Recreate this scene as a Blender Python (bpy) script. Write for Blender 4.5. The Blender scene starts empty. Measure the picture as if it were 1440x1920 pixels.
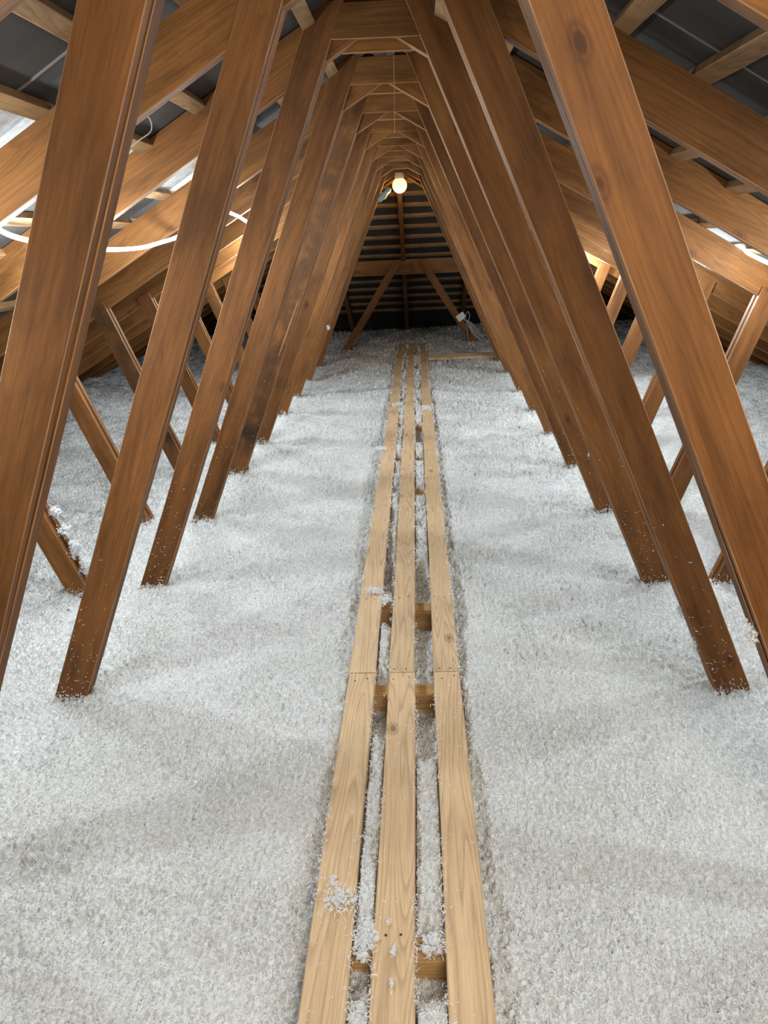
import bpy, math, random
import numpy as np
from mathutils import Matrix, Vector

random.seed(7)
rng = np.random.default_rng(11)
scene = bpy.context.scene
col = scene.collection

# ------------------------------------------------------------------ camera
H0 = 1.95                     # camera height above the attic deck
F_PX, PITCH, YAW, ROLL = 1465.99, .3381, -.0514, .0447


def cam_axes(p, y, r):
    fwd = Vector((math.sin(y)*math.cos(p), math.cos(y)*math.cos(p), -math.sin(p)))
    right = Vector((math.cos(y), -math.sin(y), 0))
    down = fwd.cross(right)
    r2 = right*math.cos(r) + down*math.sin(r)
    d2 = down*math.cos(r) - right*math.sin(r)
    return r2, d2, fwd


cam = bpy.data.cameras.new('camera')
cam_ob = bpy.data.objects.new('camera', cam)
col.objects.link(cam_ob)
_r, _d, _f = cam_axes(PITCH, YAW, ROLL)
M = Matrix((( _r.x, -_d.x, -_f.x, 0), (_r.y, -_d.y, -_f.y, 0), (_r.z, -_d.z, -_f.z, H0), (0, 0, 0, 1)))
cam_ob.matrix_world = M
cam.sensor_fit = 'VERTICAL'
cam.sensor_height = 36
cam.lens = F_PX/1920*36
cam.clip_start = .02
scene.camera = cam_ob

scene.view_settings.view_transform = 'Standard'
scene.view_settings.look = 'None'
scene.view_settings.gamma = 1
scene.view_settings.use_curve_mapping = False
scene.view_settings.exposure = 0.0
scene.cycles.use_denoising = True
scene.cycles.max_bounces = 8

world = bpy.data.worlds.new('attic_ambient')
scene.world = world
world.use_nodes = True
bg = world.node_tree.nodes['Background']
bg.inputs[0].default_value = (.9, .95, 1, 1)
bg.inputs[1].default_value = .12


def lamp(name, kind, loc, power, color, size=.05, target=None, size_y=None):
    l = bpy.data.lights.new(name, kind)
    l.energy = power
    l.color = color
    if kind == 'AREA':
        l.size = size
        if size_y:
            l.shape = 'RECTANGLE'
            l.size_y = size_y
    else:
        l.shadow_soft_size = size
    o = bpy.data.objects.new(name, l)
    col.objects.link(o)
    o.location = (loc[0], loc[1], loc[2]+H0)
    if target:
        d = Vector(target) - Vector(loc)
        o.rotation_euler = d.to_track_quat('-Z', 'Y').to_euler()
    return o


# area light added behind the camera for near webs and wool, source unseen
lamp('added_rear_light', 'AREA', (.38, -.30, .25), 41, (1, .925, .81), .8, (-.05, 2.4, -1.0), .5)
HOSE_POWER = 19.0
HOSE_COLOR = (.87, .955, 1)
BULB_POWER = 9.0


# ------------------------------------------------------------------ nodes
def mat(name):
    m = bpy.data.materials.new(name)
    m.use_nodes = True
    nt = m.node_tree
    return m, nt, nt.nodes['Principled BSDF']


def nd(nt, t, **kw):
    n = nt.nodes.new(t)
    for k, v in kw.items():
        if k in n.inputs:
            n.inputs[k].default_value = v
        else:
            setattr(n, k, v)
    return n


def mapping(nt, scale, rand=True):
    tc = nt.nodes.new('ShaderNodeTexCoord')
    mp = nt.nodes.new('ShaderNodeMapping')
    mp.inputs['Scale'].default_value = scale
    if rand:
        oi = nt.nodes.new('ShaderNodeObjectInfo')
        mu = nd(nt, 'ShaderNodeMath', operation='MULTIPLY')
        mu.inputs[1].default_value = 57.3
        nt.links.new(oi.outputs['Random'], mu.inputs[0])
        ad = nd(nt, 'ShaderNodeVectorMath', operation='ADD')
        nt.links.new(tc.outputs['Object'], ad.inputs[0])
        nt.links.new(mu.outputs[0], ad.inputs[1])
        nt.links.new(ad.outputs[0], mp.inputs['Vector'])
    else:
        nt.links.new(tc.outputs['Object'], mp.inputs['Vector'])
    return mp


def ramp(nt, fac, stops):
    r = nt.nodes.new('ShaderNodeValToRGB')
    e = r.color_ramp.elements
    while len(e) < len(stops):
        e.new(.5)
    for i, (p, c) in enumerate(stops):
        e[i].position = p
        e[i].color = tuple(c) + (1,) if len(c) == 3 else c
    nt.links.new(fac, r.inputs['Fac'])
    return r


def mix(nt, a, b, fac, mode='MIX'):
    m = nt.nodes.new('ShaderNodeMix')
    m.data_type = 'RGBA'
    m.blend_type = mode
    for sock, v in ((m.inputs[0], fac), (m.inputs[6], a), (m.inputs[7], b)):
        if hasattr(v, 'is_output') or hasattr(v, 'links'):
            nt.links.new(v, sock)
        else:
            sock.default_value = v if isinstance(v, (int, float)) else tuple(v)+(1,)
    return m.outputs[2]


def wood(name, light, dark, knot, streak=.8, knots=True, grain=.5, rough=.62, bump=.25, tint=.12, mottle=.85, ring=.62):
    """board running along its local X; grain lines follow it"""
    m, nt, bs = mat(name)
    n1 = nd(nt, 'ShaderNodeTexNoise', Scale=1.0, Detail=6.0, Roughness=.62)
    nt.links.new(mapping(nt, (1.3, 16, 16)).outputs[0], n1.inputs['Vector'])
    n2 = nd(nt, 'ShaderNodeTexNoise', Scale=1.0, Detail=4.0, Roughness=.7)
    nt.links.new(mapping(nt, (9, 230, 230)).outputs[0], n2.inputs['Vector'])
    # cathedral growth rings: distance from a slightly wandering pith
    mp = mapping(nt, (.55, 9, 9))
    w = nd(nt, 'ShaderNodeTexNoise', Scale=1.0, Detail=2.0, Roughness=.45)
    nt.links.new(mp.outputs[0], w.inputs['Vector'])
    mr = nd(nt, 'ShaderNodeMath', operation='MULTIPLY')
    mr.inputs[1].default_value = 24.0
    nt.links.new(w.outputs['Fac'], mr.inputs[0])
    fr = nd(nt, 'ShaderNodeMath', operation='FRACT')
    nt.links.new(mr.outputs[0], fr.inputs[0])
    rings = ramp(nt, fr.outputs[0], [(0, (0, 0, 0)), (.55, (.25,)*3), (.85, (1,)*3), (1, (0, 0, 0))])
    base = ramp(nt, n1.outputs['Fac'], [(.3, dark), (.5, tuple((a+b)/2 for a, b in zip(light, dark))), (.72, light)])
    c = mix(nt, light, base.outputs[0], streak)
    c = mix(nt, c, tuple(x*ring for x in dark), grain_fac(nt, rings.outputs[0], grain))
    n3 = nd(nt, 'ShaderNodeTexNoise', Scale=1.0, Detail=5.0, Roughness=.65, Distortion=.6)
    nt.links.new(mapping(nt, (2.2, 7, 7)).outputs[0], n3.inputs['Vector'])
    g3 = ramp(nt, n3.outputs['Fac'], [(.34, (.62,)*3), (.5, (1,)*3), (.68, (1.22,)*3)])
    c = mix(nt, c, g3.outputs[0], mottle, 'MULTIPLY')
    g2 = ramp(nt, n2.outputs['Fac'], [(.35, (.78,)*3), (.65, (1.08,)*3)])
    c = mix(nt, c, g2.outputs[0], .7, 'MULTIPLY')
    if knots:
        vo = nd(nt, 'ShaderNodeTexVoronoi', Scale=1.0)
        vo.inputs['Randomness'].default_value = 1
        nt.links.new(mapping(nt, (4.5, 9, 9)).outputs[0], vo.inputs['Vector'])
        kn = ramp(nt, vo.outputs['Distance'], [(.0, (1,)*3), (.07, (.85,)*3), (.10, (.25,)*3), (.13, (.5,)*3), (.19, (0, 0, 0))])
        sp = nt.nodes.new('ShaderNodeSeparateColor')
        nt.links.new(vo.outputs['Color'], sp.inputs[0])
        ls = nd(nt, 'ShaderNodeMath', operation='LESS_THAN')
        ls.inputs[1].default_value = .34
        nt.links.new(sp.outputs[0], ls.inputs[0])
        km = nd(nt, 'ShaderNodeMath', operation='MULTIPLY')
        nt.links.new(kn.outputs[0], km.inputs[0])
        nt.links.new(ls.outputs[0], km.inputs[1])
        c = mix(nt, c, knot, grain_fac(nt, km.outputs[0], .8))
    oi = nt.nodes.new('ShaderNodeObjectInfo')
    hv = nt.nodes.new('ShaderNodeHueSaturation')
    rr = nd(nt, 'ShaderNodeMapRange')
    rr.inputs[3].default_value = 1-tint
    rr.inputs[4].default_value = 1+tint
    nt.links.new(oi.outputs['Random'], rr.inputs[0])
    nt.links.new(rr.outputs[0], hv.inputs['Value'])
    nt.links.new(c, hv.inputs['Color'])
    nt.links.new(hv.outputs[0], bs.inputs['Base Color'])
    bs.inputs['Roughness'].default_value = rough
    bs.inputs['Specular IOR Level'].default_value = .18
    b = nt.nodes.new('ShaderNodeBump')
    b.inputs['Strength'].default_value = bump
    b.inputs['Distance'].default_value = .002
    nt.links.new(n2.outputs['Fac'], b.inputs['Height'])
    nt.links.new(b.outputs[0], bs.inputs['Normal'])
    return m


def grain_fac(nt, s, k):
    m = nd(nt, 'ShaderNodeMath', operation='MULTIPLY')
    m.inputs[1].default_value = k
    nt.links.new(s, m.inputs[0])
    return m.outputs[0]


def plain(name, color, rough=.6, emit=None, strength=0, noise=.0, scale=20):
    m, nt, bs = mat(name)
    bs.inputs['Base Color'].default_value = tuple(color)+(1,)
    bs.inputs['Roughness'].default_value = rough
    if emit:
        bs.inputs['Emission Color'].default_value = tuple(emit)+(1,)
        bs.inputs['Emission Strength'].default_value = strength
    if noise:
        n = nd(nt, 'ShaderNodeTexNoise', Scale=scale, Detail=5.0)
        nt.links.new(mapping(nt, (1, 1, 1), False).outputs[0], n.inputs['Vector'])
        r = ramp(nt, n.outputs['Fac'], [(.3, tuple(x*(1-noise) for x in color)), (.7, tuple(x*(1+noise) for x in color))])
        nt.links.new(r.outputs[0], bs.inputs['Base Color'])
    return m


M_BROWN = wood('stained_timber', (.232, .094, .0255), (.088, .033, .0095), (.032, .011, .005), grain=.25, tint=.18)
M_ARRIS = plain('pale_timber_edge', (.29, .145, .058), .65, noise=.3, scale=9)  # paler brown for the timber chamfers and the split
M_RAFT = wood('rafter_timber', (.25, .105, .027), (.115, .045, .012), (.06, .024, .009), grain=.4, tint=.16)
M_BATT = wood('batten_timber', (.31, .185, .09), (.21, .115, .05), (.10, .05, .022), grain=.5)
M_PINE = wood('planed_pine', (.66, .475, .29), (.58, .395, .225), (.13, .065, .035), streak=.7, grain=.8, rough=.55, bump=.12, tint=.05, mottle=.22, ring=.74)
M_PINEB = wood('bearer_pine', (.62, .38, .17), (.48, .28, .11), (.14, .07, .03), grain=.6)
M_SHEET = plain('roof_underlay', (.027, .0225, .019), .85, noise=.45, scale=3.5)
M_SEAM = plain('underlay_seam', (.20, .19, .18), .6)
M_DECK = plain('attic_deck', (.30, .24, .18), .8, noise=.3)
M_HOLE = plain('screw_recess', (.05, .025, .012), .8)


M_STAINED = wood('water_stained_timber', (.232, .094, .0255), (.088, .033, .0095), (.032, .011, .005), grain=.25, tint=.05)
_nt = M_STAINED.node_tree
_b = _nt.nodes['Principled BSDF']
_old = _b.inputs['Base Color'].links[0].from_socket
_tc = _nt.nodes.new('ShaderNodeTexCoord')
_sx = _nt.nodes.new('ShaderNodeSeparateXYZ')
_nt.links.new(_tc.outputs['Object'], _sx.inputs[0])
_nz = nd(_nt, 'ShaderNodeTexNoise', Scale=7.0, Detail=4.0)
_nt.links.new(_tc.outputs['Object'], _nz.inputs['Vector'])
_a = ramp(_nt, _sx.outputs[0], [(.62, (0, 0, 0)), (.80, (1,)*3), (.95, (1,)*3), (1.0, (.6,)*3)])
_m = nd(_nt, 'ShaderNodeMath', operation='MULTIPLY')
_nt.links.new(_a.outputs[0], _m.inputs[0])
_r2 = ramp(_nt, _nz.outputs['Fac'], [(.36, (0, 0, 0)), (.52, (.85,)*3)])
_nt.links.new(_r2.outputs[0], _m.inputs[1])
_nt.links.new(mix(_nt, _old, (.022, .014, .009), _m.outputs[0]), _b.inputs['Base Color'])


def fluff_mat(name):
    m, nt, bs = mat(name)
    mp = mapping(nt, (1, 1, 1), False)
    a = nd(nt, 'ShaderNodeTexNoise', Scale=95.0, Detail=5.0, Roughness=.7)
    v = nd(nt, 'ShaderNodeTexVoronoi', Scale=70.0)
    nt.links.new(mp.outputs[0], a.inputs['Vector'])
    w = mix(nt, mp.outputs[0], a.outputs['Color'], .012)
    nt.links.new(w, v.inputs['Vector'])
    big = nd(nt, 'ShaderNodeTexNoise', Scale=2.2, Detail=3.0)
    nt.links.new(mp.outputs[0], big.inputs['Vector'])
    c1 = ramp(nt, big.outputs['Fac'], [(.35, (.80, .81, .79)), (.65, (.87, .875, .87))])
    c2 = ramp(nt, a.outputs['Fac'], [(.30, (.50, .51, .49)), (.47, (1, 1, 1))])  # shade painted into the hollows: colour darkens where the bump noise is low
    c = mix(nt, c1.outputs[0], c2.outputs[0], .6, 'MULTIPLY')
    nt.links.new(c, bs.inputs['Base Color'])
    bs.inputs['Roughness'].default_value = .95
    bs.inputs['Specular IOR Level'].default_value = .1
    ad = nd(nt, 'ShaderNodeMath', operation='SUBTRACT')
    nt.links.new(a.outputs['Fac'], ad.inputs[0])
    nt.links.new(grain_fac(nt, v.outputs['Distance'], .9), ad.inputs[1])
    b = nt.nodes.new('ShaderNodeBump')
    b.inputs['Strength'].default_value = .9
    b.inputs['Distance'].default_value = .012
    nt.links.new(ad.outputs[0], b.inputs['Height'])
    nt.links.new(b.outputs[0], bs.inputs['Normal'])
    return m


M_WOOL = fluff_mat('loose_glass_wool')
M_FLAKE, _nt, _bs = mat('wool_flake')
_bs.inputs['Base Color'].default_value = (.93, .935, .94, 1)
_bs.inputs['Roughness'].default_value = .95
_bs.inputs['Specular IOR Level'].default_value = .1
_tr = nd(_nt, 'ShaderNodeBsdfTranslucent', Color=(.93, .935, .94, 1))
_mx = nd(_nt, 'ShaderNodeMixShader', Fac=.45)
_nt.links.new(_bs.outputs[0], _mx.inputs[1])
_nt.links.new(_tr.outputs[0], _mx.inputs[2])
_nt.links.new(_mx.outputs[0], _nt.nodes['Material Output'].inputs['Surface'])


# ------------------------------------------------------------------ mesh helpers
def link_mesh(name, verts, faces, mats, parent=None, loc=(0, 0, 0), rot=None, fmat=None, smooth=False):
    me = bpy.data.meshes.new(name)
    me.from_pydata([tuple(v) for v in verts], [], faces)
    for m in (mats if isinstance(mats, (list, tuple)) else [mats]):
        me.materials.append(m)
    if fmat is not None:
        me.polygons.foreach_set('material_index', fmat)
    if smooth:
        me.polygons.foreach_set('use_smooth', [True]*len(me.polygons))
    me.update()
    o = bpy.data.objects.new(name, me)
    col.objects.link(o)
    if parent:
        o.parent = parent
    if rot is not None:
        o.matrix_local = Matrix.Translation(loc) @ rot
    else:
        o.location = loc
    return o


def tag(o, label=None, cat=None, group=None, kind=None):
    if label: o['label'] = label
    if cat: o['category'] = cat
    if group: o['group'] = group
    if kind: o['kind'] = kind
    return o


def empty(name, loc, label, cat, group=None):
    o = bpy.data.objects.new(name, None)
    o.empty_display_size = .1
    col.objects.link(o)
    o.location = (loc[0], loc[1], loc[2])
    return tag(o, label, cat, group)


def copy_tree(o, parent=None):
    c = o.copy()
    col.objects.link(c)
    c.parent = parent
    if parent: c.matrix_parent_inverse = Matrix()
    for ch in list(o.children):
        copy_tree(ch, c)
    return c


def board_geo(L, t, w, ch=.002, seg=None, warp=.0015, cut0=0., cut1=0., taper=0.):
    """sawn board: X 0..L, Y 0..t, Z -w/2..w/2, chamfered; cut = x shift per unit z at each end"""
    seg = seg or max(2, int(L/.16))
    V, Fc, Fm = [], [], []
    prof = [(ch, -w/2), (t-ch, -w/2), (t, -w/2+ch), (t, w/2-ch), (t-ch, w/2), (ch, w/2), (0, w/2-ch), (0, -w/2+ch)]
    ph = random.random()*9
    for i in range(seg+1):
        f = i/seg
        ez = warp*(math.sin(ph+f*L*2.1)+.5*math.sin(2*ph+f*L*5.3))
        ey = warp*.5*math.sin(ph*3+f*L*1.7)
        for y, z in prof:
            x = f*L + (1-f)*cut0*z + f*cut1*z
            jz = random.uniform(-1, 1)*warp*.35
            V.append((x, y+ey, z+ez+jz))
    for i in range(seg):
        for j in range(8):
            a, b = i*8+j, i*8+(j+1) % 8
            Fc.append((a, b, b+8, a+8))
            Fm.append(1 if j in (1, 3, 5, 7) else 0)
    Fc.append(tuple(range(7, -1, -1))); Fm.append(0)
    Fc.append(tuple(range(seg*8, seg*8+8))); Fm.append(0)
    return V, Fc, Fm


def member(name, p0, p1, w, y0, y1, mats, parent=None, base=(0, 0, 0), **kw):
    """board lying in a plane of constant Y from p0=(x,z) to p1, z measured from the lens"""
    dx, dz = p1[0]-p0[0], p1[1]-p0[1]
    L = math.hypot(dx, dz)
    ux, uz = dx/L, dz/L
    V, Fc, Fm = board_geo(L, y1-y0, w, **kw)
    rot = Matrix(((ux, 0, -uz, 0), (0, 1, 0, 0), (uz, 0, ux, 0), (0, 0, 0, 1)))
    loc = (p0[0]-base[0], y0, p0[1]-base[1]) if len(base) == 2 else (p0[0], y0, p0[1])
    return link_mesh(name, V, Fc, mats, parent, loc, rot, Fm)


def box(V, F, x0, x1, y0, y1, z0, z1):
    n = len(V)
    V += [(x, y, z) for x in (x0, x1) for y in (y0, y1) for z in (z0, z1)]
    F += [(n, n+1, n+3, n+2), (n+4, n+6, n+7, n+5), (n, n+4, n+5, n+1), (n+2, n+3, n+7, n+6), (n, n+2, n+6, n+4), (n+1, n+5, n+7, n+3)]


def tube_geo(pts, r, n=8, V=None, F=None):
    V = [] if V is None else V
    F = [] if F is None else F
    b0 = len(V)
    P = [Vector(p) for p in pts]
    up = Vector((.13, .2, 1)).normalized()
    for i, p in enumerate(P):
        t = (P[min(i+1, len(P)-1)]-P[max(i-1, 0)]).normalized()
        a = t.cross(up)
        if a.length < .05: a = t.cross(Vector((1, 0, 0)))
        a.normalize()
        b = t.cross(a)
        rr = r[i] if isinstance(r, (list, tuple)) else r
        for j in range(n):
            an = 2*math.pi*j/n
            V.append(p+a*rr*math.cos(an)+b*rr*math.sin(an))
    for i in range(len(P)-1):
        for j in range(n):
            k = (j+1) % n
            F.append((b0+i*n+j, b0+i*n+k, b0+i*n+n+k, b0+i*n+n+j))
    F.append(tuple(b0+j for j in range(n-1, -1, -1)))
    F.append(tuple(b0+(len(P)-1)*n+j for j in range(n)))
    return V, F


def spline(pts, n=8):
    P = [Vector(p) for p in pts]
    out = []
    for i in range(len(P)-1):
        a, b, c, d = P[max(i-1, 0)], P[i], P[i+1], P[min(i+2, len(P)-1)]
        for k in range(n):
            t = k/n
            out.append(.5*((2*b)+(c-a)*t+(2*a-5*b+4*c-d)*t*t+(-a+3*b-3*c+d)*t**3))
    out.append(P[-1])
    return out


def lathe(prof, n=24):
    V, F = [], []
    for r, z in prof:
        for j in range(n):
            a = 2*math.pi*j/n
            V.append((r*math.cos(a), r*math.sin(a), z))
    for i in range(len(prof)-1):
        for j in range(n):
            k = (j+1) % n
            F.append((i*n+j, i*n+k, i*n+n+k, i*n+n+j))
    F.append(tuple(range(n-1, -1, -1)))
    F.append(tuple((len(prof)-1)*n+j for j in range(n)))
    return V, F


# ------------------------------------------------------------------ key dimensions (x and z measured from the lens)
S = .9                      # truss spacing
Y0 = 1.419                  # front face of the nearest truss
XC = -.12                   # ridge line
SL = .57                    # roof slope
ZB, ZT = .69, .86           # rafter underside and top on the ridge line
FLOOR = -H0                 # attic deck
WOOL = -1.49                # top of the loose wool
NT = 9                      # last full truss index
YH = Y0+NT*S                # where the hip roof begins
EAVE = 4.55                 # half width of the attic at deck level

# ------------------------------------------------------------------ structure
V, F = [], []
box(V, F, XC-EAVE-.4, XC+EAVE+.4, -1.6, YH+EAVE+.6, H0+FLOOR-.12, H0+FLOOR)
tag(link_mesh('floor', V, F, M_DECK), kind='structure')

zr = ZT+.034               # underside of the underlay, above the battens
V, F, FM = [], [], []


def slab(pts, up=.02):
    n = len(V)
    for p in pts: V.append((p[0], p[1], p[2]+H0))
    for p in pts: V.append((p[0], p[1], p[2]+H0+up))
    k = len(pts)
    F.append(tuple(n+i for i in range(k-1, -1, -1)))
    F.append(tuple(n+k+i for i in range(k)))
    for i in range(k):
        j = (i+1) % k
        F.append((n+i, n+j, n+k+j, n+k+i))


E2 = EAVE+.35
ze = zr-SL*E2
for s in (-1, 1):
    slab([(XC, -1.6, zr), (XC, YH, zr), (XC+s*E2, YH+E2, ze), (XC+s*E2, -1.6, ze)])
slab([(XC, YH, zr), (XC+E2, YH+E2, ze), (XC-E2, YH+E2, ze)])
nf = len(F)
FM = [0]*nf
# lapped seams of the underlay sheets, running down the slope
for s in (-1, 1):
    for y in np.arange(-.8, 9.5, .75):
        u1 = E2
        a, b = (XC+s*.02, zr-SL*.02), (XC+s*u1, zr-SL*u1)
        n = len(V)
        for (x, z) in (a, b):
            V += [(x, y, z+H0-.004), (x, y+.009, z+H0-.004), (x, y+.009, z+H0+.006), (x, y, z+H0+.006)]
        for j in range(4):
            k = (j+1) % 4
            F.append((n+j, n+k, n+4+k, n+4+j)); FM.append(1)
tag(link_mesh('ceiling', V, F, [M_SHEET, M_SEAM], fmat=FM), kind='structure')

# pale membrane showing between two battens on the left slope
V, F = [], []
n = 34
for i in range(n+1):
    y = 1.55+3.3*i/n
    for u in (1.075, 1.27):
        x = XC-u/math.sqrt(1+SL*SL)
        sag = .004*math.sin(y*7)+.004
        for dz in (-.0015, -.004):
            V.append((x, y, zr-SL*abs(x-XC)+dz-sag*(dz < -.002)+H0))
for i in range(n):
    a = i*4
    F += [(a+1, a+5, a+7, a+3), (a, a+2, a+6, a+4), (a, a+4, a+5, a+1), (a+2, a+3, a+7, a+6)]
F += [(0, 1, 3, 2), (n*4, n*4+2, n*4+3, n*4+1)]
tag(link_mesh('membrane_strip', V, F, plain('white_membrane', (.36, .36, .35), .8, noise=.25, scale=30)),
    'pale membrane strip showing between two battens on the left slope', 'membrane')

# ------------------------------------------------------------------ trusses
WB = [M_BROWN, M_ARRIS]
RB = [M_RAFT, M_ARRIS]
ORD = ['first', 'second', 'third', 'fourth', 'fifth', 'sixth', 'seventh', 'eighth', 'ninth', 'tenth']
T_LABEL = [
    'nearest brown roof truss, its wide web boards cut off by the frame edges',
    'second brown roof truss from the camera, feet level with the near plank joint',
    'third roof truss from the camera, wool clumps on its left outer web',
    'fourth brown roof truss from the camera, the left light hose tied to its rafter',
    'fifth roof truss from the camera, dark stain and pale split on its left web',
    'sixth brown roof truss counted from the camera',
    'seventh brown roof truss counted from the camera',
    'eighth brown roof truss from the camera, next but one before the last',
    'ninth roof truss from the camera, a round white wool lump on its left web',
    'tenth and last full roof truss, carrying the glowing globe lamp under its collar']


def inner_x(side, z, out=0.):
    """face edge of the inner web nearest the walkway"""
    if side < 0: return -.312 - .4229*(.60-z) - out
    return .074 + .4309*(.60-z) + out


def make_truss(y):
    t = empty('roof_truss', (XC, y, 0), T_LABEL[0], 'roof truss', 'brown roof trusses standing in a row')
    ww = .115
    for s in (-1, 1):
        m = .4229 if s < 0 else .4309
        zb, zt = FLOOR, .80
        c = math.cos(math.atan(m))
        a = (inner_x(s, zb, ww/2)-XC, zb+H0)
        b = (inner_x(s, zt, ww/2)-XC, zt+H0)
        cb = -s*m        # cut parallel to the deck
        member('web_board', a, b, ww*c, 0, .024, WB, t, cut0=s*m, cut1=s*m)
        member('packing_strip', a, (a[0]+(b[0]-a[0])*.93, a[1]+(b[1]-a[1])*.93), ww*c-.034, .0235, .0345, WB, t, ch=.001)
        member('web_board', a, b, ww*c, .034, .077, WB, t, cut0=s*m, cut1=s*m)
        # outer web leaning the other way
        def ox(z): return (-1.585-.37*(z+1.5)) if s < 0 else (1.345+.37*(z+1.5))
        zt2 = -.33
        c2 = math.cos(math.atan(.37))
        a, b = (ox(zb)-XC, zb+H0), (ox(zt2)-XC, zt2+H0)
        member('web_board', a, b, .105*c2, 0, .024, WB, t)
        member('packing_strip', a, (a[0]+(b[0]-a[0])*.86, a[1]+(b[1]-a[1])*.86), .07, .0235, .0535, WB, t, ch=.001)
        member('web_board', a, b, .105*c2, .053, .077, WB, t)
        # rafter
        cs = 1/math.sqrt(1+SL*SL)
        zm = (ZB+ZT)/2
        u1 = EAVE+.1
        member('rafter', (0, zm+H0), (s*u1, zm-SL*u1+H0), (ZT-ZB)*cs, .0255, .0715, RB, t,
               cut0=s*SL, cut1=s*SL)
    # two collar boards let in under the ridge
    member('collar_board', (-.185, .735+H0), (.185, .735+H0), .115, .002, .0245, RB, t, warp=.002)
    member('collar_board', (-.19, .7025+H0), (.19, .7025+H0), .115, .0725, .093, RB, t, warp=.002)
    return t


truss = make_truss(Y0)
for k in range(1, NT+1):
    c = copy_tree(truss)
    c.location = (XC, Y0+k*S, 0)
    c['label'] = T_LABEL[k]

    if k == 2:
        for ch in c.children:
            if ch.name.startswith('rafter') and ch.matrix_local.col[0][0] > 0:
                ch.location.z += .03
    if k == 4:
        # weathered left web: a dark water stain and a long pale split near the inner edge
        for ch in c.children:
            if ch.name.startswith('web_board') and ch.location.y < .01 and -1.5 < ch.location.x < -1.0:
                ch.data = ch.data.copy()
                ch.data.materials[0] = M_STAINED
        V, F = [], []
        n = 9
        for i in range(n+1):
            f = i/n
            zz = -.69+.37*f
            xx = inner_x(-1, zz, .030-.012*f)
            hw = .0065*math.sin(math.pi*min(.97, f*.9+.08))**.6*(1-.5*f)
            V += [(xx-hw, -.0025, zz+H0), (xx+hw, -.0035, zz+H0), (xx+hw, .001, zz+H0), (xx-hw, .001, zz+H0)]
        for v_i in range(len(V)):
            V[v_i] = (V[v_i][0]-XC, V[v_i][1], V[v_i][2])
        for i in range(n):
            for j in range(4):
                F.append((i*4+j, i*4+(j+1) % 4, i*4+4+(j+1) % 4, i*4+4+j))
        F += [(3, 2, 1, 0), (n*4, n*4+1, n*4+2, n*4+3)]
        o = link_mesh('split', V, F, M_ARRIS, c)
        o['label'] = 'pale raw wood split'

# hip girder truss, two bays beyond the last full truss
YG = Y0+11*S
g = empty('girder_truss', (XC, YG, 0), 'dark flat-topped girder truss with two splayed legs at the far hip end', 'roof truss')
hb = 1.72
member('top_beam', (-hb, -.405+H0), (hb, -.405+H0), .20, .0, .06, RB, g)
for s, xa, xb in ((-1, -.24, -.985), (1, .09, .785)):
    za, zb_ = -.33, FLOOR
    m = (xb-xa)/(-1.12)
    xf = xa+(xb-xa)/1.12*(za-zb_)
    member('leg', (xf-XC, zb_+H0), (xa-XC, za+H0), .098, -.045, -.001, WB, g)
for s in (-1, 1):
    u1 = EAVE+.1
    u0 = 1.75
    member('rafter', (s*u0, .775-SL*u0+H0), (s*u1, .775-SL*u1+H0), .148, .0, .046, RB, g, cut0=s*SL)
g2 = empty('hip_truss', (XC, Y0+10*S, 0), 'pair of short rafters between the last full truss and the girder truss', 'roof truss')
for s in (-1, 1):
    u1 = EAVE+.1
    member('rafter', (s*.93, .775-SL*.93+H0), (s*u1, .775-SL*u1+H0), .148, .0, .046, RB, g2, cut0=s*SL)


def jack(name, x, y0, y1, label, cat='rafter', w=.148, th=.055, group=None, dx=0.):
    """rafter lying in the hip slope from y0 to y1"""
    z0, z1 = .775-SL*(y0-YH), .775-SL*(y1-YH)
    d = Vector((dx*(y1-y0), y1-y0, z1-z0))
    L = d.length
    V, Fc, Fm = board_geo(L, th, w)
    X = d.normalized()
    Yv = Vector((0, 0, 1)).cross(X).normalized()
    Z = X.cross(Yv)
    rot = Matrix(((X.x, Yv.x, Z.x, 0), (X.y, Yv.y, Z.y, 0), (X.z, Yv.z, Z.z, 0), (0, 0, 0, 1)))
    o = link_mesh(name, V, Fc, RB, None, Vector((x, y0, z0+H0))-Yv*th/2, rot, Fm)
    return tag(o, label, cat, group)


jack('jack_rafter', XC-.04, YH+.12, YH+4.2, 'centre rafter running down the far hip slope behind the globe lamp')
jack('jack_rafter', XC-.95, YH+1.0, YH+4.2, 'short rafter on the far hip slope, left of the centre one')
jack('jack_rafter', XC+.86, YH+1.0, YH+4.2, 'short rafter on the far hip slope, right of the centre one')
jack('hip_rafter', XC-.03, YH+.1, YH+4.3, 'left diagonal hip rafter at the far end', dx=-1, th=.045)
jack('hip_rafter', XC+.03, YH+.1, YH+4.3, 'right diagonal hip rafter at the far end', dx=1, th=.045)

# ------------------------------------------------------------------ roof battens
NUM = ['topmost', 'second', 'third', 'fourth', 'fifth', 'sixth', 'seventh', 'eighth', 'ninth', 'tenth', 'eleventh',
       'twelfth', 'thirteenth', 'fourteenth', 'fifteenth', 'sixteenth', 'seventeenth', 'eighteenth']


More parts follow.
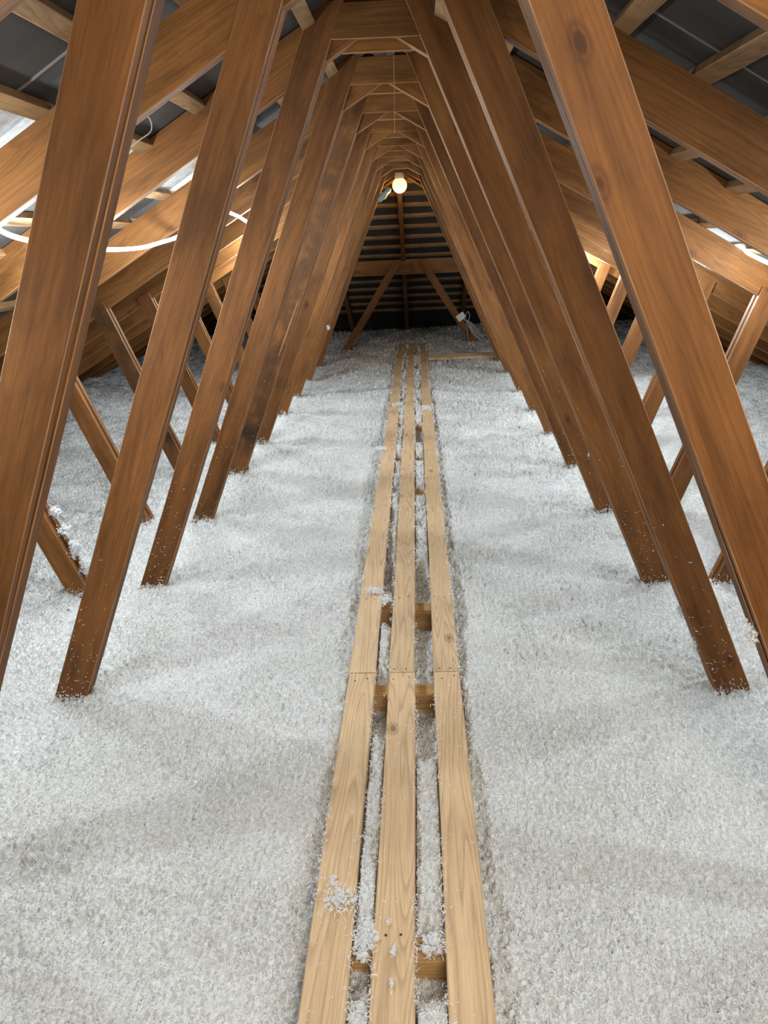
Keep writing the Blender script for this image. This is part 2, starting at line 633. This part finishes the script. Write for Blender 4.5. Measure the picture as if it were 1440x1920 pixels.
def slope_batten(s, n):
    u = (.25*n+.03)/math.sqrt(1+SL*SL)     # horizontal distance of its centre from the ridge
    x, z = XC+s*u, ZT+.0165-SL*u
    L = YH+u-.06+1.5
    V, Fc, Fm = board_geo(L, .03, .052, warp=.002)
    cs = 1/math.sqrt(1+SL*SL)
    X = Vector((0, 1, 0)); Z = Vector((s*cs, 0, -s*s*SL*cs)); Yv = Z.cross(X)
    if Yv.z < 0: Yv = -Yv; Z = X.cross(Yv)
    rot = Matrix(((X.x, Yv.x, Z.x, 0), (X.y, Yv.y, Z.y, 0), (X.z, Yv.z, Z.z, 0), (0, 0, 0, 1)))
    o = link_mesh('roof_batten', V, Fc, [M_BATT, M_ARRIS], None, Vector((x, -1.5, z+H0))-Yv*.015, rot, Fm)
    side = 'left' if s < 0 else 'right'
    tag(o, '%s roof batten down from the ridge on the %s slope, under the dark underlay' % (NUM[n-1], side), 'batten',
        'battens along the %s roof slope' % side)


for s in (-1, 1):
    for n in range(1, 17):
        slope_batten(s, n)
for n in range(1, 17):
    v = .2175*n+.03
    y, z = YH+v, ZT+.0165-SL*v
    L = 2*v-.12
    V, Fc, Fm = board_geo(L, .03, .052, warp=.004)
    cs = 1/math.sqrt(1+SL*SL)
    X = Vector((1, 0, 0)); Z = Vector((0, cs, -SL*cs)); Yv = Z.cross(X)
    if Yv.z < 0: Yv = -Yv; Z = X.cross(Yv)
    rot = Matrix(((X.x, Yv.x, Z.x, 0), (X.y, Yv.y, Z.y, 0), (X.z, Yv.z, Z.z, 0), (0, 0, 0, 1)))
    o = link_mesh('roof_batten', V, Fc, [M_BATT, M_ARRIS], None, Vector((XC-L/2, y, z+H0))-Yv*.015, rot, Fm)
    tag(o, '%s batten from the top across the far hip slope' % NUM[n-1], 'batten', 'battens across the far hip slope')

# ------------------------------------------------------------------ loose wool
def hsh(ix, iy, seed):
    h = (ix.astype(np.int64)*374761393 + iy.astype(np.int64)*668265263 + seed*982451653) & 0x7fffffff
    h = ((h ^ (h >> 13))*1274126177) & 0x7fffffff
    h = ((h ^ (h >> 16))*69069) & 0x7fffffff
    return (h & 0xffff)/65535.0


def vnoise(x, y, seed):
    ix, iy = np.floor(x), np.floor(y)
    fx, fy = x-ix, y-iy
    fx = fx*fx*(3-2*fx); fy = fy*fy*(3-2*fy)
    a, b = hsh(ix, iy, seed), hsh(ix+1, iy, seed)
    c, d = hsh(ix, iy+1, seed), hsh(ix+1, iy+1, seed)
    return (a*(1-fx)+b*fx)*(1-fy)+(c*(1-fx)+d*fx)*fy


def worley(x, y, seed):
    ix, iy = np.floor(x), np.floor(y)
    best = np.full(x.shape, 9.)
    for i in (-1, 0, 1):
        for j in (-1, 0, 1):
            cx, cy = ix+i, iy+j
            px, py = cx+hsh(cx, cy, seed), cy+hsh(cx, cy, seed+1)
            best = np.minimum(best, (x-px)**2+(y-py)**2)
    return np.sqrt(best)


PLANKS = ((-.272, -.178), (-.131, -.040), (.026, .117))


def wool_base(x, y):
    h = WOOL + .055*(vnoise(x*.9+3, y*.9, 1)-.5) + .035*(vnoise(x*2.6, y*2.6, 2)-.5) + .02*(vnoise(x*7, y*7, 3)-.5)
    # shallow trench along the walkway
    d = np.maximum(np.maximum(-.276-x, x-.121), 0)
    h = h - .022*np.exp(-(d/.03)**2)*np.clip(1.6*vnoise(x*7, y*4, 4)-.3, 0, 1.2)
    gap = np.zeros_like(x, dtype=bool)
    inside = (x > -.276) & (x < .121) & (y < 11.25)
    fill = WOOL + .034 + .03*(vnoise(x*3+7, y*2.4, 5)-.62) + .02*(vnoise(x*14, y*14, 6)-.5)
    pit = np.clip((vnoise(x*4, y*2.1+.35, 9)-.62)*5, 0, 1)
    fill = fill-.05*pit
    for yb in BEARERS:
        fill = fill - .07*np.exp(-((y-yb+.055)/.075)**2)
    h = np.where(inside, fill, h)
    return h


def wool_full(x, y):
    h = wool_base(x, y)
    wx = x+.010*(vnoise(x*70, y*70, 11)-.5)
    wy = y+.010*(vnoise(x*70, y*70, 12)-.5)
    amp = (.55+.9*vnoise(x*5, y*5, 13))*(1+.10*np.maximum(y-2, 0))
    h = h + amp*(.018*(.5-worley(wx*36, wy*36, 20)) + .012*(.5-worley(wx*85, wy*85, 30)) + .016*(vnoise(wx*17, wy*17, 31)-.5)
                 + (.008+.002*y)*(vnoise(wx*100, wy*100, 32)-.5))
    under = np.zeros_like(h, dtype=bool)
    for a, b in PLANKS:
        under |= (x > a-.004) & (x < b+.004)
    h = np.where(under & (y > -.6) & (y < 11.25), np.minimum(h, -1.497), h)
    return h


BEARERS = (-.45, .35, 1.31, 2.36, 3.0, 4.62, 5.36, 6.35, 7.4, 8.36, 9.2, 10.2, 11.1)
ys = [.45]
while ys[-1] < 14.2:
    ys.append(ys[-1]+max(.0045, .0030*ys[-1]))
ys = np.array(ys)
xs = [0.]
while xs[-1] < 4.45:
    xs.append(xs[-1]+max(.0055, .0055+(xs[-1]-1.1)*.016))
xs = np.array(xs)
xs = np.concatenate([-xs[:0:-1], xs])+XC+.02
X, Yg = np.meshgrid(xs, ys)
Zg = wool_full(X, Yg)
# the wool ends where it meets the roof
lim = zr-.03-SL*np.abs(X-XC)
Zg = np.minimum(Zg, np.maximum(lim, FLOOR))
lim2 = zr-.03-SL*(Yg-YH)
Zg = np.minimum(Zg, np.maximum(lim2, FLOOR))
nx, ny = len(xs), len(ys)
co = np.stack([X, Yg, Zg+H0], -1).reshape(-1, 3)
idx = np.arange(nx*ny).reshape(ny, nx)
q = np.stack([idx[:-1, :-1], idx[:-1, 1:], idx[1:, 1:], idx[1:, :-1]], -1).reshape(-1, 4)

# curled flakes lying on top
def flakes(px, py, pz, size, lift=.3, spread=1.2):
    n = len(px)
    th = rng.uniform(0, 2*np.pi, n)
    el = rng.uniform(-spread, spread, n)*.6
    d = np.stack([np.cos(th)*np.cos(el), np.sin(th)*np.cos(el), np.sin(el)], -1)
    sd = np.stack([-np.sin(th), np.cos(th), rng.uniform(-.6, .6, n)], -1)
    up = np.cross(d, sd)
    L = size*rng.uniform(.45, 1.7, n)
    W = size*rng.uniform(.10, .34, n)
    bend = rng.uniform(-.6, 1.6, n)*L
    c = np.stack([px, py, pz], -1)
    rows = []
    for t, wf in ((-.5, .35), (-.15, 1.), (.2, .9), (.5, .25)):
        cc = c + d*(t*L)[:, None] + up*(bend*(.25-t*t))[:, None]
        rows.append(cc-sd*(W*wf*.5)[:, None])
        rows.append(cc+sd*(W*wf*.5)[:, None])
    Vv = np.stack(rows, 1)            # n,8,3
    base = (np.arange(n)*8)[:, None]
    quads = np.array([[0, 1, 3, 2], [2, 3, 5, 4], [4, 5, 7, 6]])
    Q = (base[:, :, None]+quads[None]).reshape(-1, 4)
    return Vv.reshape(-1, 3), Q


def np_mesh(name, co, quads, mats, smooth=True):
    me = bpy.data.meshes.new(name)
    me.vertices.add(len(co))
    me.vertices.foreach_set('co', np.ascontiguousarray(co, dtype=np.float32).ravel())
    me.loops.add(len(quads)*4)
    me.loops.foreach_set('vertex_index', np.ascontiguousarray(quads, dtype=np.int32).ravel())
    me.polygons.add(len(quads))
    me.polygons.foreach_set('loop_start', np.arange(len(quads), dtype=np.int32)*4)
    me.polygons.foreach_set('loop_total', np.full(len(quads), 4, dtype=np.int32))
    if smooth: me.polygons.foreach_set('use_smooth', np.ones(len(quads), dtype=bool))
    for m in mats: me.materials.append(m)
    me.update(calc_edges=True)
    o = bpy.data.objects.new(name, me)
    col.objects.link(o)
    return o


N = 330000
fy = .75*np.exp(rng.uniform(0, 1, N)*math.log(9/.75))
fx = XC+rng.uniform(-1, 1, N)*np.minimum(.35+.62*fy, 3.4)
ok = np.ones(N, dtype=bool)
for a, b in PLANKS:
    ok &= ~((fx > a-.002) & (fx < b+.002))
fx, fy = fx[ok], fy[ok]
fz = wool_full(fx, fy)
keep = (fz < (zr-.06-SL*np.abs(fx-XC)))
fx, fy, fz = fx[keep], fy[keep], fz[keep]
# stray flakes lapping over the plank edges, and banked up around every web foot
ex, ey, ez = [], [], []
for a, b in PLANKS:
    for e in (a, b):
        n = 2600
        yy = .8+10.3*rng.uniform(0, 1, n)**1.5
        kk = vnoise(yy*6, np.full(n, e*50), 41)*vnoise(yy*25, np.full(n, e*50), 42) > .27
        yy = yy[kk]; n = len(yy)
        ex.append(e+rng.normal(0, .0055, n)); ey.append(yy); ez.append(np.full(n, -1.443)+rng.uniform(-.012, .003, n))
for k in range(NT+1):
    for s in (-1, 1):
        for (xa, xb) in ((inner_x(s, WOOL, -.01), inner_x(s, WOOL, .125)), ((-1.655, -1.52) if s < 0 else (1.28, 1.415))):
            n = 260
            ex.append(rng.uniform(min(xa, xb), max(xa, xb), n)); ey.append(np.where(rng.uniform(0, 1, n) < .6, Y0+k*S-rng.uniform(0, .012, n), Y0+k*S+rng.uniform(0, .09, n)))
            hx = wool_base(ex[-1], ey[-1]); ez.append(hx+rng.exponential(.010, n))
ex, ey, ez = map(np.concatenate, (ex, ey, ez))
fx, fy, fz = np.concatenate([fx, ex]), np.concatenate([fy, ey]), np.concatenate([fz, ez])
fv, fq = flakes(fx, fy, fz+rng.uniform(-.002, .006, len(fz))+H0, .0062+.0017*fy, spread=1.7)
wool = np_mesh('loose_fill_insulation', np.concatenate([co, fv]), np.concatenate([q, fq+len(co)]), [M_WOOL, M_FLAKE])
mi = np.zeros(len(q)+len(fq), dtype=np.int32); mi[len(q):] = 1
wool.data.polygons.foreach_set('material_index', mi)
wool.data.polygons.foreach_set('use_smooth', mi == 0)
tag(wool, 'thick bed of fluffy white loose glass wool covering the whole attic floor', 'insulation', kind='stuff')

# ------------------------------------------------------------------ walkway
ZP = -1.443
SECT = [(-.6, 2.397, 'nearest walkway section of three pale pine planks, running out of the bottom of the picture'),
        (2.403, 5.397, 'second walkway section of three pine planks, from the near butt joint to the next one'),
        (5.403, 8.397, 'third walkway section of three pine planks, flakes scattered over it'),
        (8.403, 11.25, 'farthest walkway section of three pine planks, ending in the dim far wool')]


def lying(name, x0, x1, y0, y1, z0, z1, mats, parent, along='y', **kw):
    """board lying flat; local X along its length"""
    if along == 'y':
        L, w = y1-y0, x1-x0
        rot = Matrix(((0, 0, -1, 0), (1, 0, 0, 0), (0, -1, 0, 0), (0, 0, 0, 1)))
        loc = ((x0+x1)/2, y0, z1+H0)
        rot = Matrix(((0, 0, 1, 0), (1, 0, 0, 0), (0, 1, 0, 0), (0, 0, 0, 1)))
        loc = ((x0+x1)/2, y0, z0+H0)
    else:
        L, w = x1-x0, y1-y0
        rot = Matrix(((1, 0, 0, 0), (0, 0, 1, 0), (0, 1, 0, 0), (0, 0, 0, 1)))
        loc = (x0, (y0+y1)/2, z0+H0)
    V, Fc, Fm = board_geo(L, z1-z0, w, **kw)
    Fc = [tuple(reversed(f)) for f in Fc]
    return link_mesh(name, V, Fc, mats, parent, loc, rot, Fm)


PB = [M_PINE, M_PINE]
for i, (ya, yb, lab) in enumerate(SECT):
    w = empty('walkway_section', (0, 0, 0), lab, 'walkway', 'pine plank walkway sections')
    for (a, b) in PLANKS:
        j = random.uniform(-.0025, .0025)
        p = lying('plank', a+j, b+j, ya, yb, ZP-.045, ZP, PB, w, warp=.0012, ch=.003)
        # screw heads sunk at every bearer
        bs = [y for y in BEARERS if ya-.1 < y < yb+.1]
        if i < 3:
            V, F = [], []
            for y in bs:
                for fx_ in (.25, .72):
                    xx = a+(b-a)*(fx_+random.uniform(-.08, .08)); yy = min(max(y+random.uniform(-.012, .012), ya+.02), yb-.02)
                    n = len(V)
                    for q_ in range(8):
                        an = q_*math.pi/4
                        V.append((yy-ya+.0032*math.cos(an), .0455, xx-(a+b)/2+.0032*math.sin(an)))
                    for q_ in range(8):
                        an = q_*math.pi/4
                        V.append((yy-ya+.0032*math.cos(an), .043, xx-(a+b)/2+.0032*math.sin(an)))
                    F.append(tuple(n+q_ for q_ in range(8)))
                    for q_ in range(8):
                        F.append((n+q_, n+(q_+1) % 8, n+8+(q_+1) % 8, n+8+q_))
            link_mesh('screw_heads', V, F, M_HOLE, p)['kind'] = 'stuff'
    for y in BEARERS:
        if ya-.1 < y < yb:
            lying('bearer', -.275, .12, y-.032, y+.032, ZP-.145, ZP-.0455, [M_PINEB, M_PINEB], w, along='x')

# boards left lying on the wool beside the far end of the walkway
for i, (x0, x1, y, z, lab) in enumerate((
        (.135, .99, 9.86, -1.475, 'front one of two pale boards lying across the wool right of the walkway'),
        (.15, 1.02, 9.98, -1.47, 'rear one of two pale boards lying across the wool right of the walkway'))):
    o = lying('timber_board', x0, x1, y-.05, y+.045, z, z+.04, [M_PINE, M_PINE], None, along='x')
    tag(o, lab, 'board', 'boards lying across the wool')

# ------------------------------------------------------------------ globe lamp under the last full truss
bx, by, bz = -.15, YH+.035, .54
gl = empty('globe_lamp', (bx, by, bz+H0), 'round glowing warm white globe lamp under the last full truss', 'lamp')
M_GLOBE = plain('lit_opal_glass', (1, .9, .7), .3, (1, .72, .30), 1.7)
M_PORC = plain('lamp_holder_plastic', (.75, .55, .35), .5)
pr = [(.0001, -.083)] + [(.083*math.sin(a), -.083*math.cos(a)) for a in np.linspace(.2, 2.55, 14)]
V, F = lathe(pr, 28)
link_mesh('globe', V, F, M_GLOBE, gl, smooth=True)
V, F = lathe([(.045, .066), (.052, .07), (.054, .105), (.05, .125), (.05, .133)], 24)
link_mesh('lamp_holder', V, F, M_PORC, gl, smooth=True)
bl = lamp('bulb_light', 'POINT', (bx, by-.02, bz-.15), BULB_POWER, (1, .66, .30), .05)

# crumpled wrapping hanging beside the globe
V, F = lathe([(.01, 0), (.035, .015), (.028, .05), (.045, .09), (.03, .13), (.04, .17), (.015, .20)], 12)
V = [(x*(1+.35*math.sin(9*z*13+3*x*40)), y*(1+.3*math.cos(80*z+2)), z) for x, y, z in V]
o = link_mesh('plastic_wrap', V, F, plain('white_wrap', (.34, .35, .33), .6), None, (-.40, 9.44, .38+H0), smooth=True)
o.rotation_euler = (0, math.radians(48), 0)
tag(o, 'crumpled white wrapping stuck on the web to the left of the globe lamp', 'wrapping')

# ------------------------------------------------------------------ light hoses slung along both slopes
M_HOSE = plain('lit_hose', (1, 1, 1), .4, (.80, .92, 1), 16)


def hose(pts, label, lights, power):
    P = spline(pts, 7)
    V, F = tube_geo([(p.x, p.y, p.z+H0) for p in P], .0088, 8)
    o = link_mesh('light_hose', V, F, M_HOSE, smooth=True)
    tag(o, label, 'light hose', 'light hoses slung under the roof')
    for k, p in enumerate(lights):
        lamp('hose_light', 'POINT', p[:3], power if len(p) < 4 else power*p[3], HOSE_COLOR, .03)
    return o


L1 = [(-1.20, 1.0, .12), (-1.33, 1.40, .15), (-1.30, 1.9, .13), (-1.34, 2.35, .17), (-1.368, 2.7, .074), (-1.403, 2.95, .044),
      (-1.398, 3.19, .02), (-1.367, 3.6, -.001), (-1.301, 3.85, -.001), (-1.242, 4.0, .019), (-1.155, 4.08, .053), (-1.031, 4.11, .147),
      (-.97, 4.2, .159), (-.955, 4.5, .14), (-.925, 4.7, .101), (-.90, 4.9, .09), (-.92, 5.02, .11), (-.975, 5.35, .08), (-1.095, 5.90, .10), (-1.22, 6.4, -.01), (-1.32, 6.8, -.03), (-1.445, 7.3, -.13), (-1.545, 7.7, -.16), (-1.67, 8.2, -.26), (-1.77, 8.6, -.29)]
hose(L1, 'glowing white light hose sagging from rafter to rafter on the left side',
     [(-1.25, y, -.10) for y in (1.2, 1.9, 2.7)]+[(-1.32, 3.1, -.10), (-1.26, 3.75, -.10), (-.97, 4.35, .03)]
     + [(-.96, 5.2, .02), (-1.12, 6.0, -.02, 1.3), (-1.3, 6.75, -.12, 1.4), (-1.5, 7.5, -.22, 1.4)], HOSE_POWER*1.05)
R1 = [(1.25, 1.0, .10), (1.30, 1.42, .03), (1.4, 1.9, -.05), (1.5, 2.3, -.07), (1.58, 2.8, -.2), (1.6, 3.2, -.12), (1.638, 3.7, -.218), (1.649, 3.9, -.191),
      (1.62, 4.06, -.152), (1.61, 4.2, -.12), (1.6, 4.6, -.20), (1.6, 5.0, -.13), (1.6, 5.5, -.2), (1.6, 5.9, -.13), (1.6, 6.4, -.2), (1.6, 6.8, -.13),
      (1.6, 7.3, -.2), (1.6, 7.7, -.13), (1.6, 8.2, -.2), (1.6, 8.6, -.13)]
hose(R1, 'glowing white light hose slung along the right side, mostly hidden by rafters',
     [(1.3, 1.3, 0.02), (1.45, 2.0, -.06), (1.55, 2.8, -.22), (1.6, 3.75, -.27)]+[(1.55, y, -.27, 1.5) for y in (4.6, 5.4, 6.2, 6.95, 7.6)], HOSE_POWER)

# ------------------------------------------------------------------ sign and hung cables on the right leg of the girder truss
lx, lz = .62, -1.10
V, F = [], []
box(V, F, -.06, .06, -.02, 0, -.045, .045)
o = link_mesh('label_plate', V, F, plain('white_plate', (.62, .65, .65), .5), None, (lx, YG-.046, lz+H0))
o.rotation_euler = (0, math.radians(-35+0), 0)
tag(o, 'small white plate fixed on the right leg of the girder truss, above the coiled cable', 'plate')
V, F = [], []
for i in range(9):
    a = random.uniform(-.02, .02)
    o0 = Vector((lx+.05+a, YG-.07-.008*i, lz-.03+H0))
    o1 = Vector((.93+a*1.5+random.uniform(-.03, .03), YG-.07-.012*i, WOOL+.03+random.uniform(0, .06)+H0))
    mid = (o0+o1)/2+Vector((random.uniform(-.035, .035), -.02, random.uniform(-.03, .03)))
    tube_geo(spline([o0, (o0+mid)/2+Vector((0, 0, .02)), mid, (o1+mid)/2, o1], 5), .0042, 6, V, F)
tube_geo(spline([(lx+.05, YG-.08, lz-.03+H0), (lx+.09, YG-.09, lz+.07+H0), (lx+.12, YG-.09, lz+.02+H0), (lx+.10, YG-.09, lz-.06+H0)], 6), .005, 6, V, F)
tube_geo(spline([(lx+.07, YG-.1, lz-.04+H0), (lx+.085, YG-.1, lz-.2+H0), (lx+.10, YG-.1, WOOL+.02+H0)], 6), .005, 6, V, F)
o = link_mesh('cable_bundle', V, F, plain('grey_cable', (.42, .42, .40), .5), smooth=True)
tag(o, 'bundle of pale grey cables hanging down the right leg of the girder truss', 'cable')

# ------------------------------------------------------------------ thin wires
M_WIRE = plain('steel_wire', (.5, .45, .4), .4)
for nm, pts, r, lab in (
        ('hanging_wire', [(-.058, 3.3, .67), (-.06, 3.3, .52), (-.064, 3.3, .37)], .0006, 'hair thin wire hanging from the collar of the third roof truss'),
        ('hanging_wire', [(-.93, 3.9, .22), (-.915, 3.9, .14), (-.90, 3.9, .06)], .0018, 'thin pale strand hanging under the left slope beside the light hose'),
        ('wire_hook', [(-.96, 2.95, .42), (-.93, 2.95, .44), (-.90, 2.96, .42), (-.90, 2.96, .38), (-.94, 2.94, .35), (-1.0, 2.92, .31)], .0022, 'bent wire end poking through the dark underlay on the left slope'),
):
    V, F = tube_geo([(p[0], p[1], p[2]+H0) for p in spline(pts, 6)], r, 6)
    tag(link_mesh(nm, V, F, M_WIRE, smooth=True), lab, 'wire')

# ------------------------------------------------------------------ wool clumps caught on the timber
def tuft(c, rad, n, size, label, cat='wool clump', group='wool clumps caught on the timber', flat=False):
    """clump of curled flakes; rad = (x,y,z) half sizes"""
    n = int(n*3.4); size = size*.78
    p = rng.normal(0, .45, (n, 3))*np.array(rad)
    v, qd = flakes(p[:, 0], p[:, 1], np.abs(p[:, 2]) if flat else p[:, 2], size)
    # solid woolly heart
    m = max(3, n//4)
    hv, hq = [], []
    for i in range(m):
        cc = rng.normal(0, .33, 3)*np.array(rad)
        if flat: cc[2] = abs(cc[2])
        r = max(size*.6, min(rad)*.42)*rng.uniform(.5, 1.1)
        b = len(hv)
        for a, z in ((0, -1), (1, -.5), (1, .5), (0, 1)):
            for k in range(5):
                t = k*2*math.pi/5
                j = rng.uniform(.7, 1.2)
                hv.append((cc[0]+a*r*j*math.cos(t), cc[1]+a*r*j*math.sin(t), cc[2]+z*r*j*.8))
        for s_ in range(3):
            for k in range(5):
                hq.append((b+s_*5+k, b+s_*5+(k+1) % 5, b+s_*5+5+(k+1) % 5, b+s_*5+5+k))
    hv = np.array(hv); hq = np.array(hq)
    o = np_mesh('wool_clump', np.concatenate([v, hv]), np.concatenate([qd, hq+len(v)]), [M_FLAKE])
    o.location = (c[0], c[1], c[2]+H0)
    return tag(o, label, cat, group)


zp = ZP+.004
tuft((-.215, 1.40, zp), (.045, .05, .010), 70, .011, 'scattered wool flakes on the left plank near the bottom of the picture', flat=True)
tuft((-.236, 1.45, zp), (.020, .03, .006), 14, .010, 'small wool patch at the left edge of the left plank near the bottom', flat=True)
tuft((-.150, 1.30, zp-.012), (.03, .06, .02), 110, .012, 'fluffy wool clump between the left and middle planks over the near bearer', flat=True)
tuft((-.006, 1.30, zp-.03), (.03, .03, .02), 70, .012, 'fluffy wool clump between the middle and right planks over the near bearer', flat=True)
tuft((-.214, 3.06, zp), (.05, .04, .012), 80, .012, 'wool patch lying across the left plank in the second walkway section', flat=True)
tuft((-.165, 3.0, zp-.01), (.03, .06, .016), 80, .012, 'wool clump between the left and middle planks in the second walkway section', flat=True)
tuft((-.20, 7.0, zp), (.06, .10, .01), 60, .02, 'wool flakes on the far part of the left and middle planks', flat=True)
tuft((.065, 6.8, zp), (.05, .12, .01), 60, .02, 'wool flakes on the far part of the right plank', flat=True)
tuft((-.29, 5.45, zp), (.05, .06, .012), 60, .018, 'wool flakes at the left edge of the walkway by the second butt joint', flat=True)
tuft((-.087, 1.262, zp), (.007, .016, .003), 9, .011, 'single curled wool flake on the middle plank beside a screw hole', flat=True)
tuft((-.089, 1.185, zp), (.004, .012, .003), 7, .010, 'lowest small wool flake on the middle plank', flat=True)
tuft((-.10, 1.335, zp), (.004, .006, .003), 6, .008, 'tiny white wool speck on the middle plank above the curled flake', flat=True)
# in the channel of the third truss's outer left web
Y2 = Y0+2*S
for x, z, rz, n, lab in ((-1.665, -1.10, .03, 40, 'topmost'), (-1.635, -1.19, .035, 60, 'second from the top'), (-1.605, -1.28, .045, 90, 'third from the top'), (-1.57, -1.37, .05, 110, 'lowest')):
    tuft((x+.018, Y2+.038, z), (.022, .040, rz), n, .016, '%s wool clump caught on the outer left web of the third truss' % lab)
Yk = Y0+3*S
for x, y, z, r, n, lab in (
        (.905, Yk+.01, -1.15, (.014, .02, .045), 60, 'hanging wool clump on the right inner web of the fourth truss'),
        (.965, Yk+.02, -1.29, (.012, .02, .04), 30, 'small wool clump low on the right inner web of the fourth truss'),
        (.985, Y2-.003, -1.21, (.022, .008, .02), 36, 'wool clump crossing the right inner web of the third truss'),
        (1.03, Y2-.003, -1.29, (.014, .008, .04), 30, 'wool streak below on the right inner web of the third truss'),
        (.835, Y0+S+.03, -1.20, (.012, .02, .03), 26, 'upper wool clump in the groove of the right inner web of the second truss'),
        (.90, Y0+S+.03, -1.33, (.012, .02, .05), 50, 'lower wool clump in the groove of the right inner web of the second truss'),
        (.665, Y0+.03, -.80, (.012, .02, .035), 50, 'wool clump at the right edge on the nearest truss'),
        (-.955, Y0+8*S-.004, -.90, (.022, .01, .03), 40, 'round white wool lump on the left inner web of the ninth truss')):
    tuft((x, y, z), r, n, .010 if y < 6 else .02, lab)
# flecks clinging to the faces of the near webs
fl_x, fl_y, fl_z = [], [], []
for k in range(0, 9):
    for s in (-1, 1):
        n = 75 if k in (1, 2) else 34
        z = WOOL+np.abs(rng.normal(0, .28, n))
        f = rng.uniform(.04, .98, n)
        for zz, ff in zip(z, f):
            if k == 0 and zz > -1.0: continue
            fl_x.append(inner_x(s, zz, .115*ff*.95)); fl_y.append(Y0+k*S-.002); fl_z.append(zz)
for i in range(420):
    a, b = PLANKS[i % 3]
    yy = 1.0+9.5*random.random()**1.3
    fl_x.append(random.uniform(a+.004, b-.004)); fl_y.append(yy); fl_z.append(ZP+.002)
fl_x, fl_y, fl_z = map(np.array, (fl_x, fl_y, fl_z))
v, qd = flakes(fl_x, fl_y, fl_z+H0, .0085, spread=.6)
v[:, 1] = np.clip(v[:, 1], None, 99)
o = np_mesh('wool_flecks', v, qd, [M_FLAKE])
tag(o, 'tiny white wool flecks clinging to the brown web boards and strewn over the planks', 'wool flecks', kind='stuff')
